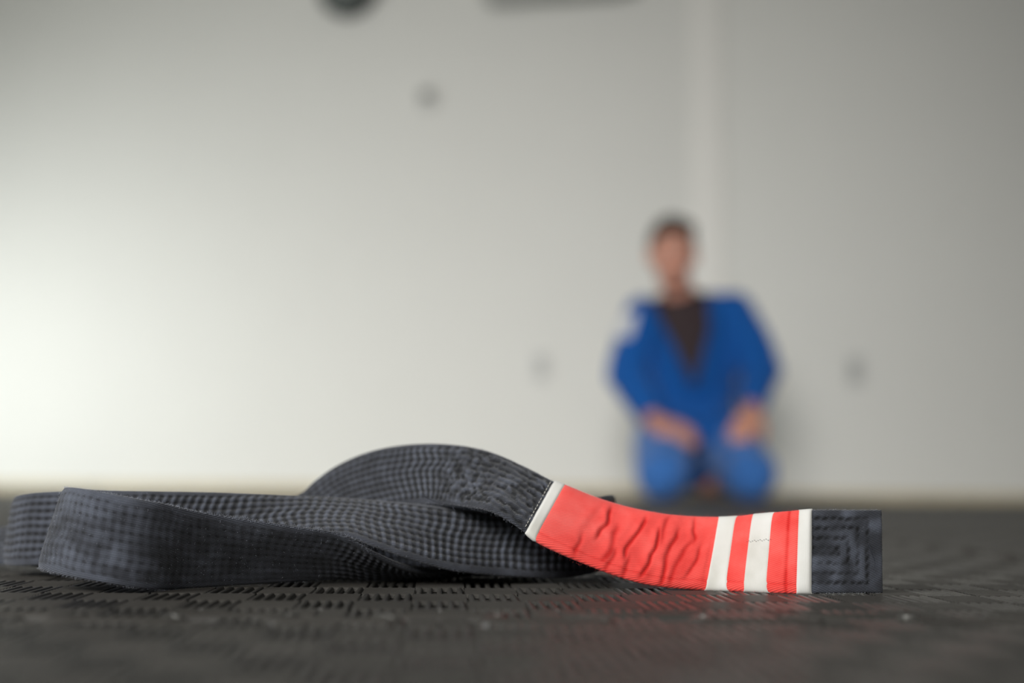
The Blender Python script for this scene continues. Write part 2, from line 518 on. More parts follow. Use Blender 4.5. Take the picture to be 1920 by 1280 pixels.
NAMES = [s[0] for s in ST]


def catmull(P, n):
    P = np.asarray(P, float)
    Pe = np.vstack([2 * P[0] - P[1], P, 2 * P[-1] - P[-2]])
    out = []
    for i in range(len(P) - 1):
        p0, p1, p2, p3 = Pe[i:i + 4]
        t0 = 0; t1 = t0 + np.linalg.norm(p1 - p0) ** .5 + 1e-6; t2 = t1 + np.linalg.norm(p2 - p1) ** .5 + 1e-6; t3 = t2 + np.linalg.norm(p3 - p2) ** .5 + 1e-6
        t = np.linspace(t1, t2, n, endpoint=False)[:, None]
        A1 = (t1 - t) / (t1 - t0) * p0 + (t - t0) / (t1 - t0) * p1
        A2 = (t2 - t) / (t2 - t1) * p1 + (t - t1) / (t2 - t1) * p2
        A3 = (t3 - t) / (t3 - t2) * p2 + (t - t2) / (t3 - t2) * p3
        B1 = (t2 - t) / (t2 - t0) * A1 + (t - t0) / (t2 - t0) * A2
        B2 = (t3 - t) / (t3 - t1) * A2 + (t - t1) / (t3 - t1) * A3
        out.append((t2 - t) / (t2 - t1) * B1 + (t - t1) / (t2 - t1) * B2)
    out.append(P[-1:])
    return np.vstack(out)


SUB = 40
TT = catmull([s[1] for s in ST], SUB)
BB = catmull([s[2] for s in ST], SUB)
CC = (TT + BB) / 2
SS = np.concatenate([[0], np.cumsum(np.linalg.norm(np.diff(CC, axis=0), axis=1))])
S_AT = {n: SS[i * SUB] for i, n in enumerate(NAMES)}
BLEN = SS[-1]


def smooth_rows(A, k):
    ker = np.hanning(2 * k + 3)[1:-1]; ker /= ker.sum()
    Ap = np.vstack([np.repeat(A[:1], k, 0), A, np.repeat(A[-1:], k, 0)])
    return np.stack([np.convolve(Ap[:, c], ker, 'valid') for c in range(A.shape[1])], 1)


def frames(s):
    """centre, width vector (up), normal for arc lengths s"""
    c = np.stack([np.interp(s, SS, CC[:, k]) for k in range(3)], 1)
    wv = np.stack([np.interp(s, SS, (TT - BB)[:, k]) for k in range(3)], 1)
    wv /= np.linalg.norm(wv, axis=1)[:, None]
    h = 0.002
    a = np.stack([np.interp(np.clip(s + h, 0, BLEN), SS, CC[:, k]) for k in range(3)], 1)
    b = np.stack([np.interp(np.clip(s - h, 0, BLEN), SS, CC[:, k]) for k in range(3)], 1)
    t = a - b; t /= np.linalg.norm(t, axis=1)[:, None]
    n = np.cross(wv, t); n /= np.linalg.norm(n, axis=1)[:, None]
    k = max(2, int(0.004 / (abs(s[1] - s[0]) + 1e-9)))
    if len(s) > 4 * k:
        n = smooth_rows(n, k); n /= np.linalg.norm(n, axis=1)[:, None]
    return c, wv, n


def vnoise(x, y, seed=0):
    """smooth value noise on arrays"""
    xi, yi = np.floor(x).astype(int), np.floor(y).astype(int)
    fx, fy = x - xi, y - yi
    fx, fy = fx * fx * (3 - 2 * fx), fy * fy * (3 - 2 * fy)
    def h(i, j):
        v = np.sin(i * 127.1 + j * 311.7 + seed * 74.7) * 43758.5453
        return v - np.floor(v)
    return (h(xi, yi) * (1 - fx) + h(xi + 1, yi) * fx) * (1 - fy) + (h(xi, yi + 1) * (1 - fx) + h(xi + 1, yi + 1) * fx) * fy


def band_mesh(name, s, vs, off, disp, tip_start=False, tip_end=False, th=BT, hw=BW / 2, edge_pow=6):
    """closed flat tube around the belt line. disp(S, V, side) -> (height, wear)"""
    c, wv, n = frames(s)
    ns, nv = len(s), len(vs)
    prof = np.sqrt(np.clip(1 - np.abs(vs / hw) ** edge_pow, 0, 1))
    S, Vg = np.meshgrid(s, vs, indexing='ij')
    hA, wA = disp(S, Vg, 0)
    hB, wB = disp(S, Vg, 1)
    endf = np.ones(ns)
    if tip_start: endf *= np.sqrt(np.clip(1 - (1 - np.clip((s - s[0]) / 0.0022, 0, 1)) ** 2, 0, 1)) * 0.93 + 0.07
    if tip_end: endf *= np.sqrt(np.clip(1 - (1 - np.clip((s[-1] - s) / 0.0022, 0, 1)) ** 2, 0, 1)) * 0.93 + 0.07
    base = (th / 2 + off) * prof[None, :] * endf[:, None]
    fade = np.minimum(1, prof * 1.15)[None, :] * endf[:, None]
    A = c[:, None, :] + wv[:, None, :] * vs[None, :, None] + n[:, None, :] * (base + hA * fade)[..., None]
    B = c[:, None, :] + wv[:, None, :] * vs[None, :, None] - n[:, None, :] * (base + hB * fade)[..., None]
    B = B[:, ::-1][:, 1:-1]
    ring = np.concatenate([A, B], 1)
    uvv = np.concatenate([vs, (-vs[::-1][1:-1]) + 0.1])
    wr = np.concatenate([wA, wB[:, ::-1][:, 1:-1]], 1)
    m = ring.shape[1]
    idx = np.arange(ns * m).reshape(ns, m)
    q = np.stack([idx[:-1], np.roll(idx[:-1], -1, 1), np.roll(idx[1:], -1, 1), idx[1:]], -1).reshape(-1, 4)
    UV = np.stack([np.repeat(s[:, None], m, 1), np.repeat(uvv[None], ns, 0)], -1).reshape(-1, 2)
    # end caps: strips across the opening
    half = nv
    caps = []
    for e, flip in ((0, True), (ns - 1, False)):
        f = idx[e, :half]; bck = np.concatenate([[idx[e, 0]], idx[e, half:][::-1], [idx[e, half - 1]]])
        for i in range(half - 1):
            t = [f[i], f[i + 1], bck[i + 1], bck[i]]
            if i == 0: t = [f[0], f[1], bck[1], bck[1]]
            if len(set(t)) < 4: continue
            caps.append(t if flip else t[::-1])
    q = np.vstack([q, np.array(caps)])
    return mesh_np(name, ring.reshape(-1, 3), q, UV, {'wear_and_light': wr.ravel()})


ROWS, RP = 8, 0.0043          # stitched rows and their pitch
QP = 0.0046                    # stitch length
S_TIPZ = S_AT['bR'] + 0.002


def ramp(x, a, b):
    t = np.clip((x - a) / (b - a), 0, 1); return t * t * (3 - 2 * t)


def strap_disp(S, V, side):
    A = S_AT
    def between(a0, a1, b0, b1): return ramp(S, A[a0], A[a1]) * (1 - ramp(S, A[b0], A[b1]))
    k_h = between('b0R', 'b0L', 'h2', 'h3')                  # strongly puckered right half of the hump
    k_c = between('h3', 'h4', 'h7', 'f2')                    # long ridges where it curls down
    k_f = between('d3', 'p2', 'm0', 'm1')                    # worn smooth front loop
    k_l = between('f2', 'f4', 'g0', 'g2')                    # far left loop, long ridges
    k_s = (S < A['b0R'] + 0.001) & (S > A['bR'])             # under the sleeve
    kr = 0.85 + 0.25 * k_c - 0.55 * k_f + 0.25 * k_l - 0.25 * k_h
    kc = 1.0 - 0.75 * k_c - 0.80 * k_f - 0.85 * k_l + 0.15 * k_h
    wob = (vnoise(S * 120, V * 40, 3) - .5) * (0.0011 + 0.0012 * k_h) + (vnoise(S * 45, V * 0, 5) - .5) * 0.0012
    r = (V + wob) / RP
    rowi = np.floor(r + 0.5)
    row_d = np.abs(r - rowi)                                  # 0 on a stitch line, .5 between
    inner = 1 - ramp(np.abs(V + wob), (ROWS / 2 - 0.2 + 0.5 * k_h) * RP, (ROWS / 2 + 0.3 + 0.45 * k_h) * RP)
    grv = ramp(row_d, 0.02, 0.42)
    ph = (vnoise(S * 30, V * 130, 7) - .5) * (0.9 + 0.9 * k_h) + (vnoise(S * 14, V * 35, 12) - .5) * 1.6
    u = S / QP + ph + V * 40 * k_h
    col = (0.5 + 0.5 * np.cos(2 * PI * u))
    col = ramp(col, 0.12, 0.85)
    blob = ramp(vnoise(S / 0.0034 + V * 60, V / 0.0029 - S * 90, 64) * .62 + vnoise(S / 0.0019, V / 0.0017, 65) * .38, .34, .62)
    col = col * (1 - 0.8 * k_h) + blob * 0.8 * k_h
    var = 0.45 + 1.1 * vnoise(S * 75, V * 90, 27)             # some bumps stand proud, some hardly show
    hole = (1 - ramp(row_d, 0.0, 0.24 - 0.08 * k_f)) * (1 - ramp(col, 0.05, 0.75 - 0.35 * k_f)) * (1 - k_f * (1 - ramp(vnoise(S * 160, V * 300, 29), .15, .5)))
    amp = 0.00075 * (1 + 0.35 * k_h - 0.35 * k_f)
    h = amp * (0.62 * kr * (grv - .6) + 0.85 * kc * var * (col - .5) * (0.35 + 0.65 * grv * (1 - .5 * k_h) + .3 * k_h)) * inner - 0.00030 * hole * inner
    cr_ = np.sin((S * 0.9 + V * 0.55) * 2 * PI / 0.0064 + 6 * vnoise(S * 60, V * 60, 21))
    h += k_h * 0.00015 * cr_ * inner * ramp(vnoise(S * 60, V * 60, 33), .2, .6)
    h += (vnoise(S * 700, V * 700, 9) - .5) * 0.00010 + (vnoise(S * 35, V * 35, 17) - .5) * 0.0007
    wear_and_light = 0.46 + (0.36 * kr * (grv - .6) + 0.50 * kc * var * (col - .5)) * inner - (0.42 - 0.12 * k_f) * hole * inner + 0.10 * (1 - inner)
    wear_and_light = wear_and_light - 0.10 * k_h + 0.22 * between('p4', 'p6', 'm0', 'm1') + 0.14 * k_l + k_f * 0.03 - k_f * (vnoise(S * 130, V * 200, 37) - .35) * 0.35 * inner  # left loops coloured paler to stand in for light from the left
    h = np.where(k_s, -0.0002, h)
    # boxed stitching at the tip
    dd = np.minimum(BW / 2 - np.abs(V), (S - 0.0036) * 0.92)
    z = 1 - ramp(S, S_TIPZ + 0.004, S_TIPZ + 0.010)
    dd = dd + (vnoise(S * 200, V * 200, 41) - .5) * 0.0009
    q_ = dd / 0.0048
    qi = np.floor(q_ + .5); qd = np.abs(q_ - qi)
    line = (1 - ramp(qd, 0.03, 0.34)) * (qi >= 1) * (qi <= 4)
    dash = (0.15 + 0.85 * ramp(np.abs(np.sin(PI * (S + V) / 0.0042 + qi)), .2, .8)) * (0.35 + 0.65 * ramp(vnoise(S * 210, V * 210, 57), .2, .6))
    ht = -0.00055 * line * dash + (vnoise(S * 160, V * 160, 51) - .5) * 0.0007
    wt = 0.66 - 0.56 * line * dash + (vnoise(S * 160, V * 160, 51) - .5) * 0.5  # paler tip: light on it put into the colour
    return h * (1 - z) + ht * z, wear_and_light * (1 - z) + wt * z


def vs_samples(n, hw=BW / 2):
    t = np.linspace(-1, 1, n)
    return hw * np.sin(t * PI / 2 * 0.999) * 0.55 + hw * t * 0.45 if False else hw * np.sign(t) * (1 - (1 - np.abs(t)) ** 1.25)


belt = empty('martial_arts_belt', (0.0, 0.75, 0.0), 'faded black stitched belt with red end and white stripes, looped on the dark mat', 'belt')
BINV = Matrix.Translation((0, -0.75, 0))


def belt_part(name, me, mat, kind=None, label=None):
    me.transform(BINV)
    return obj(name, me, mat, belt, kind=kind, label=label)


s_strap = np.arange(0, BLEN, 0.00062)
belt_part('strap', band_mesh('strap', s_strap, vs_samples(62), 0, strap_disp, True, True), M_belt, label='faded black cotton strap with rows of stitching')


# red rank sleeve with creases on its left part
CREASE = [(.31, .0011, 1, -.2, .75), (.40, .0016, .8, -.75, .25), (.43, .0012, .6, -1., -.35), (.52, .0010, 1.1, -.45, .7), (.55, .0012, .7, -1., -.5), (.645, .0009, 1.1, -.8, .45), (.68, .0013, .6, .2, .9), (.755, .0012, .9, -.95, .5), (.83, .0014, .6, -.9, .2), (.845, .0011, .7, .3, .9), (.91, .0010, .6, -.7, .1), (.24, .0011, .6, -.9, -.35)]
sa, sb = S_AT['b0R'], S_AT['w1L']


def red_disp(S, V, side):
    f = (S - sb) / (sa - sb)                # 1 at the left border, 0 at the first stripe
    x = 1 - f
    h = (vnoise(S * 90 + V * 25, V * 22, 61) - .5) * 0.0009 + (vnoise(S * 230 + V * 60, V * 30, 62) - .5) * 0.0006
    win = ramp(x, 0.08, 0.25) * (1 - ramp(x, 0.97, 1.0))
    h = h * win
    cre = np.zeros_like(S)
    wn = (vnoise(S * 40, V * 170, 71) - .5) * 0.03
    for cx, wd, sl, v0, v1 in CREASE:
        y = V / (BW / 2)
        pos = cx + 0.03 * y + 0.016 * np.sin(y * 3.1 + cx * 23) + wn
        dx = (x - pos) * (sb - sa) * -1
        g = np.exp(-(dx / wd) ** 2) * ramp(y, v0 - .25, v0 + .1) * (1 - ramp(y, v1 - .2, v1 + .2))
        g2 = np.exp(-((dx + 0.0022) / (wd * 1.7)) ** 2) * ramp(y, v0 - .25, v0 + .1) * (1 - ramp(y, v1 - .2, v1 + .2))
        h = h - sl * (0.00062 * g - 0.00042 * g2)
        cre = np.maximum(cre, g * sl)
    hem = np.exp(-((V + BW / 2 - 0.0036) / 0.0006) ** 2)
    h = h - 0.00022 * hem
    # stitched ditch beside the tip border
    d = np.exp(-((S - (S_AT['bL'] + 0.0042)) / 0.0008) ** 2)
    h = h - 0.0005 * d
    h = np.maximum(h, -0.0008)
    wear_and_light = 0.52 + (vnoise(S * 60, V * 60, 81) - .5) * 0.35 - 0.5 * cre - 0.15 * hem - 0.35 * d + 0.15 * ramp(x, 0.5, 0.0)  # creases, hem and ditch coloured darker than the rest
    return h, wear_and_light


def flat_disp(S, V, side):
    return (vnoise(S * 120, V * 50, 91) - .5) * 0.00022, 0.62 + (vnoise(S * 150, V * 60, 92) - .5) * 0.55


HW1 = BW / 2 + 0.0005


def seg(name, a, b, off, disp, mat, n=None, label=None, nv=46, hw=None, kind=None):
    s0, s1 = sorted((S_AT[a] if isinstance(a, str) else a, S_AT[b] if isinstance(b, str) else b))
    s = np.arange(s0, s1, 0.0005)
    s = np.append(s, s1)
    return belt_part(name, band_mesh(name, s, vs_samples(nv, hw or HW1), off, disp, True, True, hw=hw or HW1), mat, label=label, kind=kind)


seg('rank_sleeve', S_AT['b0R'] + 0.0025, S_AT['bL'] - 0.0018, 0.0011, red_disp, M_red, nv=60, label='red cotton sleeve around the belt end')
HW2 = HW1 + 0.0002
seg('border_tape', 'b0L', 'b0R', 0.0015, flat_disp, M_cream, hw=HW2, label='white tape at the inner end of the red sleeve')
seg('border_tape', 'bR', 'bL', 0.0015, flat_disp, M_cream, hw=HW2, label='white tape at the outer end of the red sleeve')
seg('rank_stripe', 'w1L', 'r1L', 0.0015, flat_disp, M_cream, hw=HW2, label='white stripe, the inner of two')
seg('rank_stripe', 'w2L', 'r2L', 0.0015, flat_disp, M_cream, hw=HW2, label='white stripe with a seam, the outer of two')


def tube_mesh(paths, r, sides=5, taper=True):
    V, Q = [], []
    for P in paths:
        P = [np.asarray(p, float) for p in P]; b0 = len(V); m = len(P)
        for i, p in enumerate(P):
            t = P[min(i + 1, m - 1)] - P[max(i - 1, 0)]; t = t / (np.linalg.norm(t) + 1e-9)
            a = np.cross(t, [0.3, 0.5, 0.81]); a /= np.linalg.norm(a) + 1e-9; b = np.cross(t, a)
            rr = r * (1 - 0.75 * i / (m - 1)) if taper else r
            for k in range(sides):
                g = 2 * PI * k / sides
                V.append(p + rr * (math.cos(g) * a + math.sin(g) * b))
        for i in range(m - 1):
            for k in range(sides):
                k2 = (k + 1) % sides
                Q.append((b0 + i * sides + k, b0 + i * sides + k2, b0 + (i + 1) * sides + k2, b0 + (i + 1) * sides + k))
    return mesh_np('tubes', V, Q)


def on_face(s, v, off, side=0):
    c, wv, n = frames(np.array([s, s + 1e-4]))
    sg = 1 if side == 0 else -1
    return c[0] + wv[0] * v + n[0] * sg * off, n[0] * sg, wv[0]


# pale hand stitches beside the inner border, dark seam across the outer stripe
pt = []
s_b = S_AT['b0L'] + 0.0009
for k in range(15):
    v0 = -BW / 2 + 0.0012 + k * 0.0027
    pt.append([on_face(s_b, v0, 0.00245)[0], on_face(s_b, v0 + 0.0008, 0.0027)[0], on_face(s_b + 0.0001, v0 + 0.0016, 0.00245)[0]])
belt_part('stitching', tube_mesh(pt, 0.00017, taper=False), M_stitch, label='pale hand stitches beside the white tape')
pt = []
for k in range(13):
    s = S_AT['w2L'] + (S_AT['r2L'] - S_AT['w2L']) * (k + 0.25) / 13
    v = 0.0043 + 0.0012 * (k / 13) + 0.0004 * math.sin(k * 2.1)
    pt.append([on_face(s, v, 0.00385)[0], on_face(s - 0.0003, v + 0.0001, 0.00395)[0], on_face(s - 0.0006, v - 0.0001, 0.00385)[0]])
belt_part('stitching', tube_mesh(pt, 0.00009, taper=False), M_thread, label='fine dark seam on the white stripe')
# loose threads on the edges of the hump and on the tip
lt = [[(-.0459, .7463, .0463), (-.0445, .7458, .0455), (-.043, .7455, .0447), (-.0387, .7435, .0430), (-.0325, .7420, .0418), (-.0247, .7415, .0408)],
      [(-.0303, .7425, .0411), (-.0292, .7420, .0390), (-.0280, .7422, .0366)]]
for p in lt:
    belt_part('loose_thread', tube_mesh([catmull(p, 6)], 0.00032), M_thread)
belt_part('loose_thread', tube_mesh([catmull([on_face(0.0085, 0.0035, .0024)[0], on_face(0.0068, -.001, .0030)[0], on_face(0.0052, -.006, .0029)[0], on_face(0.0060, -.0105, .0026)[0]], 6)], 0.00022), M_thread)


# lint: fine fibres standing off the edges and a few specks on the faces
def fuzz(s0, s1, n, lmin, lmax, edge_bias=0.6, sides=(0, 1), hw=BW / 2, off=BT / 2):
    out = []
    s = RNG.uniform(s0, s1, n); s.sort()
    c, wv, nn = frames(s)
    for i in range(n):
        sg = 1 if RNG.random() < .5 or len(sides) == 1 else -1
        if RNG.random() < edge_bias:
            e = 1 if RNG.random() < .6 else -1
            p = c[i] + wv[i] * hw * e * RNG.uniform(.985, 1.0) + nn[i] * RNG.uniform(-off, off) * .7
            d = wv[i] * e + nn[i] * RNG.normal(0, .7)
        else:
            p = c[i] + wv[i] * RNG.uniform(-hw, hw) * .95 + nn[i] * sg * off
            d = nn[i] * sg * .5 + wv[i] * RNG.normal(0, .6)
        d = d + RNG.normal(0, .5, 3); d /= np.linalg.norm(d)
        L = RNG.uniform(lmin, lmax); bend = RNG.normal(0, .5, 3)
        out.append([p, p + d * L * .5, p + (d + bend * .6) / np.linalg.norm(d + bend * .6) * L])
    return out


f1 = fuzz(S_AT['d3'], S_AT['m2'], 3600, .0004, .0015) + fuzz(S_AT['b0R'], S_AT['h3'], 900, .0004, .0012) + fuzz(S_AT['m4'], S_AT['n1'], 500, .0004, .001) + fuzz(0.001, S_AT['bR'], 260, .0004, .0013, .8)
belt_part('lint', tube_mesh(f1, 0.000035, 3), M_lint, kind='stuff')
f2 = fuzz(S_AT['bL'], S_AT['b0R'], 900, .0004, .0013, .85, hw=HW1, off=BT / 2 + .0007)
M_redf = plain('red_fibre', (0.80, 0.12, 0.10), 0.9)
belt_part('lint', tube_mesh(f2, 0.000035, 3), M_redf, kind='stuff', label='red fibres along the sleeve edges')

# ================================================================ things on the far walls
def on_wall(x, z, proud=0.0):
    """point on the room face of the walls and the turn that makes local -Y look into the room"""
    y = wall_y(x)
    a = math.atan2(-0.234, 1) if x < CX else math.atan2(-0.615, 1)
    n = Vector((math.sin(a), -math.cos(a), 0))
    return Vector((x, y, z)) + n * proud, a


def outlet(x, z, label):
    p, a = on_wall(x, z)
    t = empty('wall_outlet', p, label, 'outlet', rz=a)
    obj('faceplate', box_bm(-.036, .036, -.007, .0, -.058, .058, .004), M_white, t, smooth=False)
    for dz in (-.021, .021):
        obj('socket', box_bm(-.017, .017, -.0095, -.0065, dz - .014, dz + .014, .003), M_grey, t, smooth=False)
        for dx in (-.006, .006):
            obj('slot', box_bm(dx - .0012, dx + .0012, -.0098, -.0092, dz - .002, dz + .008), M_slot, t, smooth=False)
    b = obj('screw', cyl_bm(.003, .002, 12), M_grey, t); b.rotation_euler = (PI / 2, 0, 0); b.location = (0, -.0078, 0)


outlet(0.124, 0.545, 'pale wall outlet low on the far wall, left of the kneeling person')
outlet(1.357, 0.502, 'pale wall outlet low on the right-hand wall, right of the kneeling person')
p, a = on_wall(-0.384, 1.742)
t = empty('wall_thermostat', p, 'small grey control box on the far wall, below and right of the clock', 'thermostat', rz=a)
obj('housing', box_bm(-.034, .034, -.024, 0, -.044, .044, .008, 3), M_white, t)
obj('screen', box_bm(-.024, .024, -.0255, -.0235, .0, .03, .001), M_darkpl, t, smooth=False)
obj('button', box_bm(-.012, .012, -.027, -.0235, -.027, -.016, .002), M_white, t, smooth=False)

p, a = on_wall(-0.745, 2.282)
t = empty('wall_clock', p, 'dark round clock high on the far wall, cut by the top of the picture', 'clock', rz=a)
o = obj('case', cyl_bm(.145, .05, 64, .012), M_darkpl, t); o.rotation_euler = (PI / 2, 0, 0); o.location = (0, -.026, 0)
o = obj('dial', cyl_bm(.122, .004, 64), M_face, t); o.rotation_euler = (PI / 2, 0, 0); o.location = (0, -.0525, 0)
for ang, ln, wd in ((35, .062, .008), (-120, .09, .006)):
    o = obj('hand', box_bm(-wd / 2, wd / 2, -.002, .0, -.012, ln, .0008), M_white, t, smooth=False); o.location = (0, -.056, 0); o.rotation_euler = (0, math.radians(ang), 0)

p, a = on_wall(0.215, 2.148)
t = empty('air_conditioner', p, 'wide grey air conditioner high on the far wall, cut by the top of the picture', 'air conditioner', rz=a)
bm = bmesh.new()
pr = [(0, 0), (-.13, 0), (-.185, .045), (-.20, .11), (-.20, .23), (-.17, .275), (0, .285)]
vs0 = [[bm.verts.new((sx * .335, y, z)) for y, z in pr] for sx in (-1, 1)]
for i in range(len(pr)):
    j = (i + 1) % len(pr); bm.faces.new((vs0[0][i], vs0[0][j], vs0[1][j], vs0[1][i]))
bm.faces.new(vs0[0][::-1]); bm.faces.new(vs0[1])
bmesh.ops.recalc_face_normals(bm, faces=bm.faces[:])
bmesh.ops.bevel(bm, geom=bm.edges[:], offset=.008, segments=2, affect='EDGES')
obj('casing', bm, M_grey, t, smooth=False)
o = obj('louver', box_bm(-.30, .30, -.03, .03, -.004, .004, .003), M_white, t, smooth=False); o.location = (0, -.158, .0085); o.rotation_euler = (math.radians(-39), 0, 0)
obj('intake_grille', box_bm(-.30, .30, -.16, -.02, .2855, .291, .002), M_darkpl, t, smooth=False)

# ================================================================ the kneeling person
M_skin = plain('skin', (0.60, 0.285, 0.20), 0.5, 0.08, 30)
M_hair = plain('dark_brown_hair', (0.030, 0.018, 0.012), 0.6, 0.3, 60, 0.4, 300)
M_gi = plain('blue_cotton_jacket', (0.006, 0.090, 0.35), 0.85, 0.12, 40, 0.3, 400, spec=0.2, sheen=0.1)
M_gip = plain('blue_cotton_trousers', (0.045, 0.165, 0.48), 0.85, 0.12, 40, 0.3, 400, spec=0.2, sheen=0.2)
M_shirt = plain('dark_undershirt', (0.030, 0.016, 0.018), 0.8, 0.1, 30)
M_lapel = plain('blue_lapel', (0.006, 0.080, 0.30), 0.85, 0.1, 50, spec=0.2)
M_patch = plain('white_patch', (0.62, 0.64, 0.68), 0.8)
M_eyew = plain('eye_white', (0.7, 0.68, 0.64), 0.3)
M_iris = plain('brown_iris', (0.03, 0.015, 0.008), 0.2)
M_lip = plain('lips', (0.36, 0.12, 0.09), 0.5)

PO = Vector((0.617, 4.88, 0.0))
person = empty('person', PO, 'person kneeling in blue jacket and trousers over a dark shirt, hands on thighs', 'person')
person.scale = (.975, .975, .975)


def sphere_template(u, v):
    V = [(0, 0, 1)] + [(math.sin(PI * i / v) * math.cos(2 * PI * k / u), math.sin(PI * i / v) * math.sin(2 * PI * k / u), math.cos(PI * i / v)) for i in range(1, v) for k in range(u)] + [(0, 0, -1)]
    F = [(0, 1 + k, 1 + (k + 1) % u) for k in range(u)]
    for i in range(v - 2):
        for k in range(u):
            a, b_ = 1 + i * u + k, 1 + i * u + (k + 1) % u
            F += [(a, a + u, b_ + u), (a, b_ + u, b_)]
    o = 1 + (v - 2) * u; n = len(V) - 1
    F += [(n, o + (k + 1) % u, o + k) for k in range(u)]
    return np.array(V), np.array(F)


SPH = sphere_template(16, 10)


class Blob:
    """union of tapered limbs, later remeshed into one continuous skin"""
    def __init__(self): self.V, self.F, self.n = [], [], 0
    def add(self, p, r):
        self.V.append(SPH[0] * np.array(r) + np.array(p)); self.F.append(SPH[1] + self.n); self.n += len(SPH[0])
    def ball(self, p, r, s=(1, 1, 1)): self.add(p, (r * s[0], r * s[1], r * s[2]))
    def limb(self, pts, radii, squash=(1, 1, 1), step=0.35):
        for i in range(len(pts) - 1):
            a, b = Vector(pts[i]), Vector(pts[i + 1]); r0_, r1_ = radii[i], radii[i + 1]
            n = max(2, int((b - a).length / (step * min(r0_, r1_))) + 1)
            for k in range(n + 1):
                t = k / n
                self.add(a.lerp(b, t), [(r0_ + (r1_ - r0_) * t) * q for q in squash])
    def build(self, voxel, smooth=6):
        me = bpy.data.meshes.new('blob')
        V, F = np.vstack(self.V).astype(np.float32), np.vstack(self.F).astype(np.int32)
        me.vertices.add(len(V)); me.vertices.foreach_set('co', V.ravel())
        me.loops.add(F.size); me.loops.foreach_set('vertex_index', F.ravel())
        me.polygons.add(len(F)); me.polygons.foreach_set('loop_start', np.arange(0, F.size, 3, dtype=np.int32))
        me.update(calc_edges=True)
        o = bpy.data.objects.new('blob', me); COL.objects.link(o)
        m = o.modifiers.new('r', 'REMESH'); m.mode = 'VOXEL'; m.voxel_size = voxel; m.use_smooth_shade = True
        m2 = o.modifiers.new('s', 'SMOOTH'); m2.factor = 0.5; m2.iterations = smooth
        dg = bpy.context.evaluated_depsgraph_get()
        out = bpy.data.meshes.new_from_object(o.evaluated_get(dg))
        bpy.data.objects.remove(o); bpy.data.meshes.remove(me)
        return out


V3 = Vector
# joints, metres from the spot between the hips (x: picture right, y: away, z: up)
HD = V3((-.075, -.095, .853))
NK0, NK1 = V3((-.030, -.005, .665)), V3((-.060, -.055, .755))
SH = {-1: V3((-.160, -.020, .640)), 1: V3((.150, -.015, .655))}
EL = {-1: V3((-.225, -.085, .430)), 1: V3((.225, -.080, .445))}
WR = {-1: V3((-.155, -.225, .262)), 1: V3((.175, -.225, .300))}
HIP = {-1: V3((-.085, .06, .215)), 1: V3((.085, .06, .215))}
KN = {-1: V3((-.137, -.375, .086)), 1: V3((.140, -.365, .086))}
AN = {-1: V3((-.118, -.040, .066)), 1: V3((.120, -.040, .066))}
TOE = {-1: V3((-.014, .085, .046)), 1: V3((.036, .060, .048))}

b = Blob()
# torso, neck, head
b.limb([(0, .06, .21), (-.002, .03, .34), (-.006, .01, .47), (-.008, .0, .585)], [.135, .118, .130, .125], (1.12, .78, 1))
b.limb([SH[-1], (-.03, -.005, .655), SH[1]], [.058, .075, .058])
b.limb([NK0, NK1, HD + V3((0, .015, -.06))], [.062, .056, .058])
b.ball(HD + V3((0, .018, .02)), .094, (.82, 1.02, 1.10))             # skull
b.ball(HD + V3((0, -.018, -.045)), .068, (.88, .95, 1.05))            # jaw
b.ball(HD + V3((0, -.064, -.096)), .024, (1.3, .9, .9))               # chin
b.limb([HD + V3((0, -.082, .012)), HD + V3((0, -.104, -.022))], [.010, .015])   # nose
for s in (-1, 1):
    b.ball(HD + V3((s * .012, -.095, -.025)), .009)
    b.ball(HD + V3((s * .079, .012, -.008)), .028, (.35, .75, 1.1))    # ears
    b.ball(HD + V3((s * .033, -.066, .026)), .017, (1.3, .7, .6))      # brow
    b.ball(HD + V3((s * .034, -.044, -.030)), .030)                    # cheek
    b.limb([HD + V3((s * .020, -.0700, .0185)), HD + V3((s * .033, -.0735, .0200)), HD + V3((s * .046, -.0660, .0170))], [.005, .006, .005])   # upper lid
    b.limb([HD + V3((s * .022, -.0690, -.0015)), HD + V3((s * .033, -.0715, -.0025)), HD + V3((s * .045, -.0640, -.0010))], [.004, .005, .004])   # lower lid
    # arms
    b.limb([SH[s], EL[s], WR[s]], [.050, .040, .027])
    # legs folded under
    b.limb([HIP[s], HIP[s].lerp(KN[s], .5) + V3((0, 0, .004)), KN[s]], [.085, .074, .056])
    b.limb([KN[s] + V3((0, .01, -.035)), KN[s].lerp(AN[s], .4) + V3((0, 0, -.012)), AN[s]], [.050, .050, .034])
    # foot: instep on the mat, sole up, toes turned in
    f = TOE[s] - AN[s]
    b.limb([AN[s] + V3((0, .01, .004)), AN[s] + f * .55, AN[s] + f * .82], [.037, .036, .031], (1.15, 1, 1.05))
    side = V3((f.y, -f.x, 0)).normalized()
    for k in range(5):
        q = AN[s] + f * (.84 - .02 * abs(k - 1)) + side * (k - 2) * .016 * s
        b.limb([q, q + f.normalized() * (.034 - .003 * k)], [.0105 if k else .013, .0085 if k else .011])


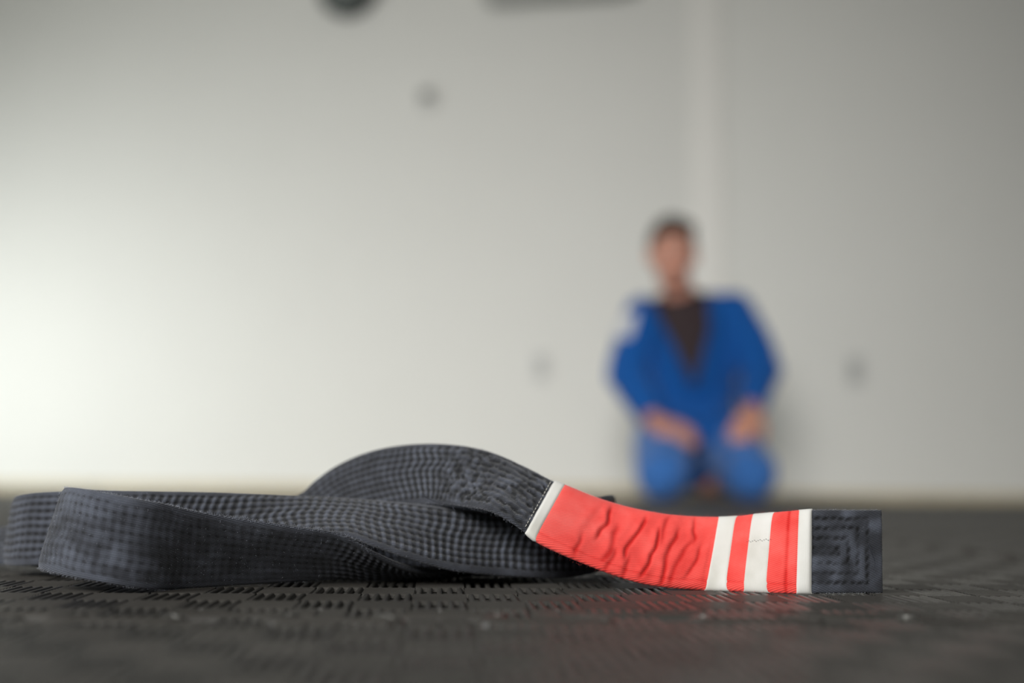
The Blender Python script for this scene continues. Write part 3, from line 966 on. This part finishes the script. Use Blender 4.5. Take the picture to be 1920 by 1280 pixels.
def hand(b, wrist, fwd, out, palm_n, curl):
    """palm, four unequal bent fingers and a thumb from the side of the palm"""
    fwd, out, palm_n = fwd.normalized(), out.normalized(), palm_n.normalized()
    for k in range(4):
        o_ = (k - 1.5) * .0195
        b.limb([wrist + out * o_ * .55, wrist + fwd * .082 + out * o_], [.0165, .0125], step=.5)
        L = [.068, .076, .070, .054][k]
        k0 = wrist + fwd * .085 + out * o_
        d1 = (fwd + out * o_ * 2.2 + palm_n * curl * .5).normalized(); k1 = k0 + d1 * L * .45
        d2 = (fwd + palm_n * curl * 1.1).normalized(); k2 = k1 + d2 * L * .32
        d3 = (fwd * .8 + palm_n * curl * 1.6).normalized(); k3 = k2 + d3 * L * .25
        b.limb([k0, k1, k2, k3], [.0098, .0088, .0080, .0070], step=.5)
    t0 = wrist + fwd * .022 - out * .024
    t1 = t0 + (fwd * .6 - out * .8 + palm_n * .15).normalized() * .040
    t2 = t1 + (fwd * .9 - out * .35 + palm_n * .2).normalized() * .030
    t3 = t2 + (fwd * 1.0 - out * .1 + palm_n * .25).normalized() * .024
    b.limb([wrist + fwd * .01 - out * .008, t0, t1, t2, t3], [.018, .0165, .0125, .0105, .0085], step=.5)


# hands laid on the thighs: backs towards the front, thumbs towards the body
def lay(s, fwd, palm):
    fwd, palm = V3(fwd).normalized(), V3(palm).normalized()
    out = palm.cross(fwd) * s
    hand(b, WR[s] + V3((0, -.022, -.004)), fwd, out.normalized(), palm, .35)


lay(-1, (.80, -.30, -.30), (.1, .60, -.80))
lay(1, (-.45, -.62, -.60), (-.1, .66, -.68))
me = b.build(.0052, 3)
obj('body', me, M_skin, person)

# eyes, brows and mouth
def uv_ball(r, sy=1):
    q = bmesh.new(); bmesh.ops.create_uvsphere(q, u_segments=16, v_segments=10, radius=r, matrix=Matrix.Diagonal((1, sy, 1, 1)))
    return q


for s in (-1, 1):
    o = obj('eye', uv_ball(.0112), M_eyew, person)
    o.location = HD + V3((s * .033, -.0665, .009))
    i = obj('iris', uv_ball(.0055, .4), M_iris, o)
    i.location = (0, -.0100, -.001)
    bb = Blob(); bb.limb([HD + V3((s * .016, -.084, .030)), HD + V3((s * .034, -.083, .036)), HD + V3((s * .052, -.071, .031))], [.0030, .0036, .0022]); obj('eyebrow', bb.build(.002, 2), M_hair, person)
bb = Blob(); bb.limb([HD + V3((-.024, -.081, -.064)), HD + V3((0, -.091, -.062)), HD + V3((.024, -.081, -.064))], [.003, .0066, .003], (1, .7, .85)); obj('mouth', bb.build(.002, 2), M_lip, person)
# short hair: a cap over the skull, open at the face
bb = Blob()
bb.ball(HD + V3((0, .024, .028)), .100, (.84, 1.02, 1.10))
bb.ball(HD + V3((-.012, -.028, .084)), .046, (1.25, 1, .75)); bb.ball(HD + V3((.022, -.020, .084)), .046, (1.2, 1, .75))
me = bb.build(.004, 3)
bm = bmesh.new(); bm.from_mesh(me); bpy.data.meshes.remove(me)
kill = []
for v in bm.verts:
    q = v.co - HD
    if q.z < .058 - max(0, (q.y + .055)) * 1.25 or q.z < -.055: kill.append(v)
bmesh.ops.delete(bm, geom=kill, context='VERTS')
for v in bm.verts: v.co += v.normal * random.uniform(-.0015, .0025)
obj('hair', bm, M_hair, person)

# undershirt
bb = Blob()
bb.limb([(0, .06, .22), (-.002, .03, .34), (-.006, .01, .47), (-.008, .0, .585)], [.142, .126, .138, .133], (1.12, .79, 1))
bb.limb([SH[-1] + V3((.02, 0, 0)), (-.03, -.005, .660), SH[1] - V3((.02, 0, 0))], [.062, .080, .062])
bb.limb([NK0 + V3((0, 0, -.01)), NK0.lerp(NK1, .38)], [.072, .066])
obj('undershirt', bb.build(.008, 5), M_shirt, person)

# trousers: two legs and the seat in one cloth
bb = Blob()
bb.ball((0, .09, .262), .155, (1.12, .95, .76))
for s in (-1, 1):
    bb.limb([HIP[s], HIP[s].lerp(KN[s], .5) + V3((s * .006, 0, .010)), KN[s] + V3((s * .004, -.008, .0))], [.105, .100, .088])
    bb.limb([KN[s] + V3((s * .008, .0, -.028)), KN[s].lerp(AN[s], .45) + V3((s * .016, 0, .002)), AN[s] + V3((s * .004, -.045, .008))], [.066, .068, .052])
me = bb.build(.008, 5)
for v in me.vertices:                                                # cloth rests on the mat, with folds
    v.co.z = max(v.co.z, .0015)
    v.co += v.normal * .004 * math.sin(v.co.y * 60 + v.co.x * 35 + 3 * math.sin(v.co.z * 30))
    v.co.z = max(v.co.z, .0015)
obj('trousers', me, M_gip, person)

# jacket: torso, sleeves and skirt, opened in a deep V
bb = Blob()
bb.limb([(0, .05, .205), (-.002, .025, .34), (-.006, .008, .47), (-.008, -.002, .575)], [.172, .148, .158, .142], (1.12, .80, 1))
bb.limb([SH[-1] + V3((-.004, 0, 0)), (-.02, .004, .655), SH[1] + V3((.004, 0, 0))], [.072, .080, .072])
for s in (-1, 1):
    e = EL[s]
    bb.limb([SH[s], SH[s].lerp(e, .5) + V3((s * .010, 0, 0)), e + V3((s * .006, 0, 0)), e.lerp(WR[s], .45), e.lerp(WR[s], .70)], [.078, .080, .074, .062, .056])
    bb.limb([(s * .05, -.03, .27), (s * .065, -.12, .245), (s * .04, -.185, .215)], [.10, .062, .040], (1.25, 1, .8))   # skirt over the lap
me = bb.build(.0085, 5)
for v in me.vertices:
    v.co += v.normal * (.0025 * math.sin(v.co.z * 34 + v.co.x * 40 + 2 * math.sin(v.co.y * 25)) + .0022 * math.sin(v.co.z * 70 - v.co.x * 75 + 2 * math.sin(v.co.x * 40)))
bm = bmesh.new(); bm.from_mesh(me); bpy.data.meshes.remove(me)
bmesh.ops.recalc_face_normals(bm, faces=bm.faces[:])
bvh = BVHTree.FromBMesh(bm)


def vee(z):
    """left and right x of the jacket opening at height z"""
    t = (z - .395) / .25
    return -.016 - .118 * t, .004 + .052 * min(1, t * 1.3)


kill = []
for f in bm.faces:
    c = f.calc_center_median()
    if c.z > .395 and c.y < .02:
        l, r = vee(c.z)
        if l < c.x < r: kill.append(f)
    elif (c - NK0 - V3((0, 0, .045))).length < .078: kill.append(f)
bmesh.ops.delete(bm, geom=list(set(kill)), context='FACES')
jo = obj('jacket', bm, M_gi, person)
sd = jo.modifiers.new('cloth', 'SOLIDIFY'); sd.thickness = .005; sd.offset = -1
# lapels follow the opening on both sides
for s in (-1, 1):
    ring = []
    for k in range(22):
        z = .37 + (.70 - .37) * k / 21
        l, r = vee(max(z, .395)); x = l if s < 0 else r
        if z < .395: x -= s * (.395 - z) * (1.3 if s < 0 else .5)
        row = []
        for d in (-.004, .016, .036):
            hit = bvh.ray_cast(V3((x + s * d, -.6, z)), V3((0, 1, 0)))[0]
            row.append(hit + V3((0, -.006 if s > 0 else -.010, 0)) if hit is not None else (row[-1] + V3((0, .004, .004)) if row else V3((x, -.05, z))))
        ring.append(row)
    q = bmesh.new(); vv = [[q.verts.new(p) for p in row] for row in ring]
    for k in range(21):
        for m in range(2): q.faces.new((vv[k][m], vv[k][m + 1], vv[k + 1][m + 1], vv[k + 1][m]))
    bmesh.ops.recalc_face_normals(q, faces=q.faces[:])
    lo = obj('lapel', q, M_lapel, jo); m_ = lo.modifiers.new('t', 'SOLIDIFY'); m_.thickness = .008; m_.offset = 0
# white patch sewn on the upper sleeve
pv = []
for i in range(6):
    row = []
    for j in range(5):
        ang = math.radians(-182 + 70 * j / 4)                # round the outer front of the sleeve
        p = SH[-1].lerp(EL[-1], -.02 + .42 * i / 5) + V3((-.006, 0, 0))
        d = V3((math.cos(ang), math.sin(ang), 0))
        hit = bvh.ray_cast(p + d * .4, -d)[0]
        row.append((hit if hit is not None else p + d * .085) + d * .004)
    pv.append(row)
q = bmesh.new(); vv = [[q.verts.new(p) for p in row] for row in pv]
for i in range(5):
    for j in range(4): q.faces.new((vv[i][j], vv[i][j + 1], vv[i + 1][j + 1], vv[i + 1][j]))
bmesh.ops.recalc_face_normals(q, faces=q.faces[:])
po = obj('sleeve_patch', q, M_patch, jo); m_ = po.modifiers.new('t', 'SOLIDIFY'); m_.thickness = .004; m_.offset = 0
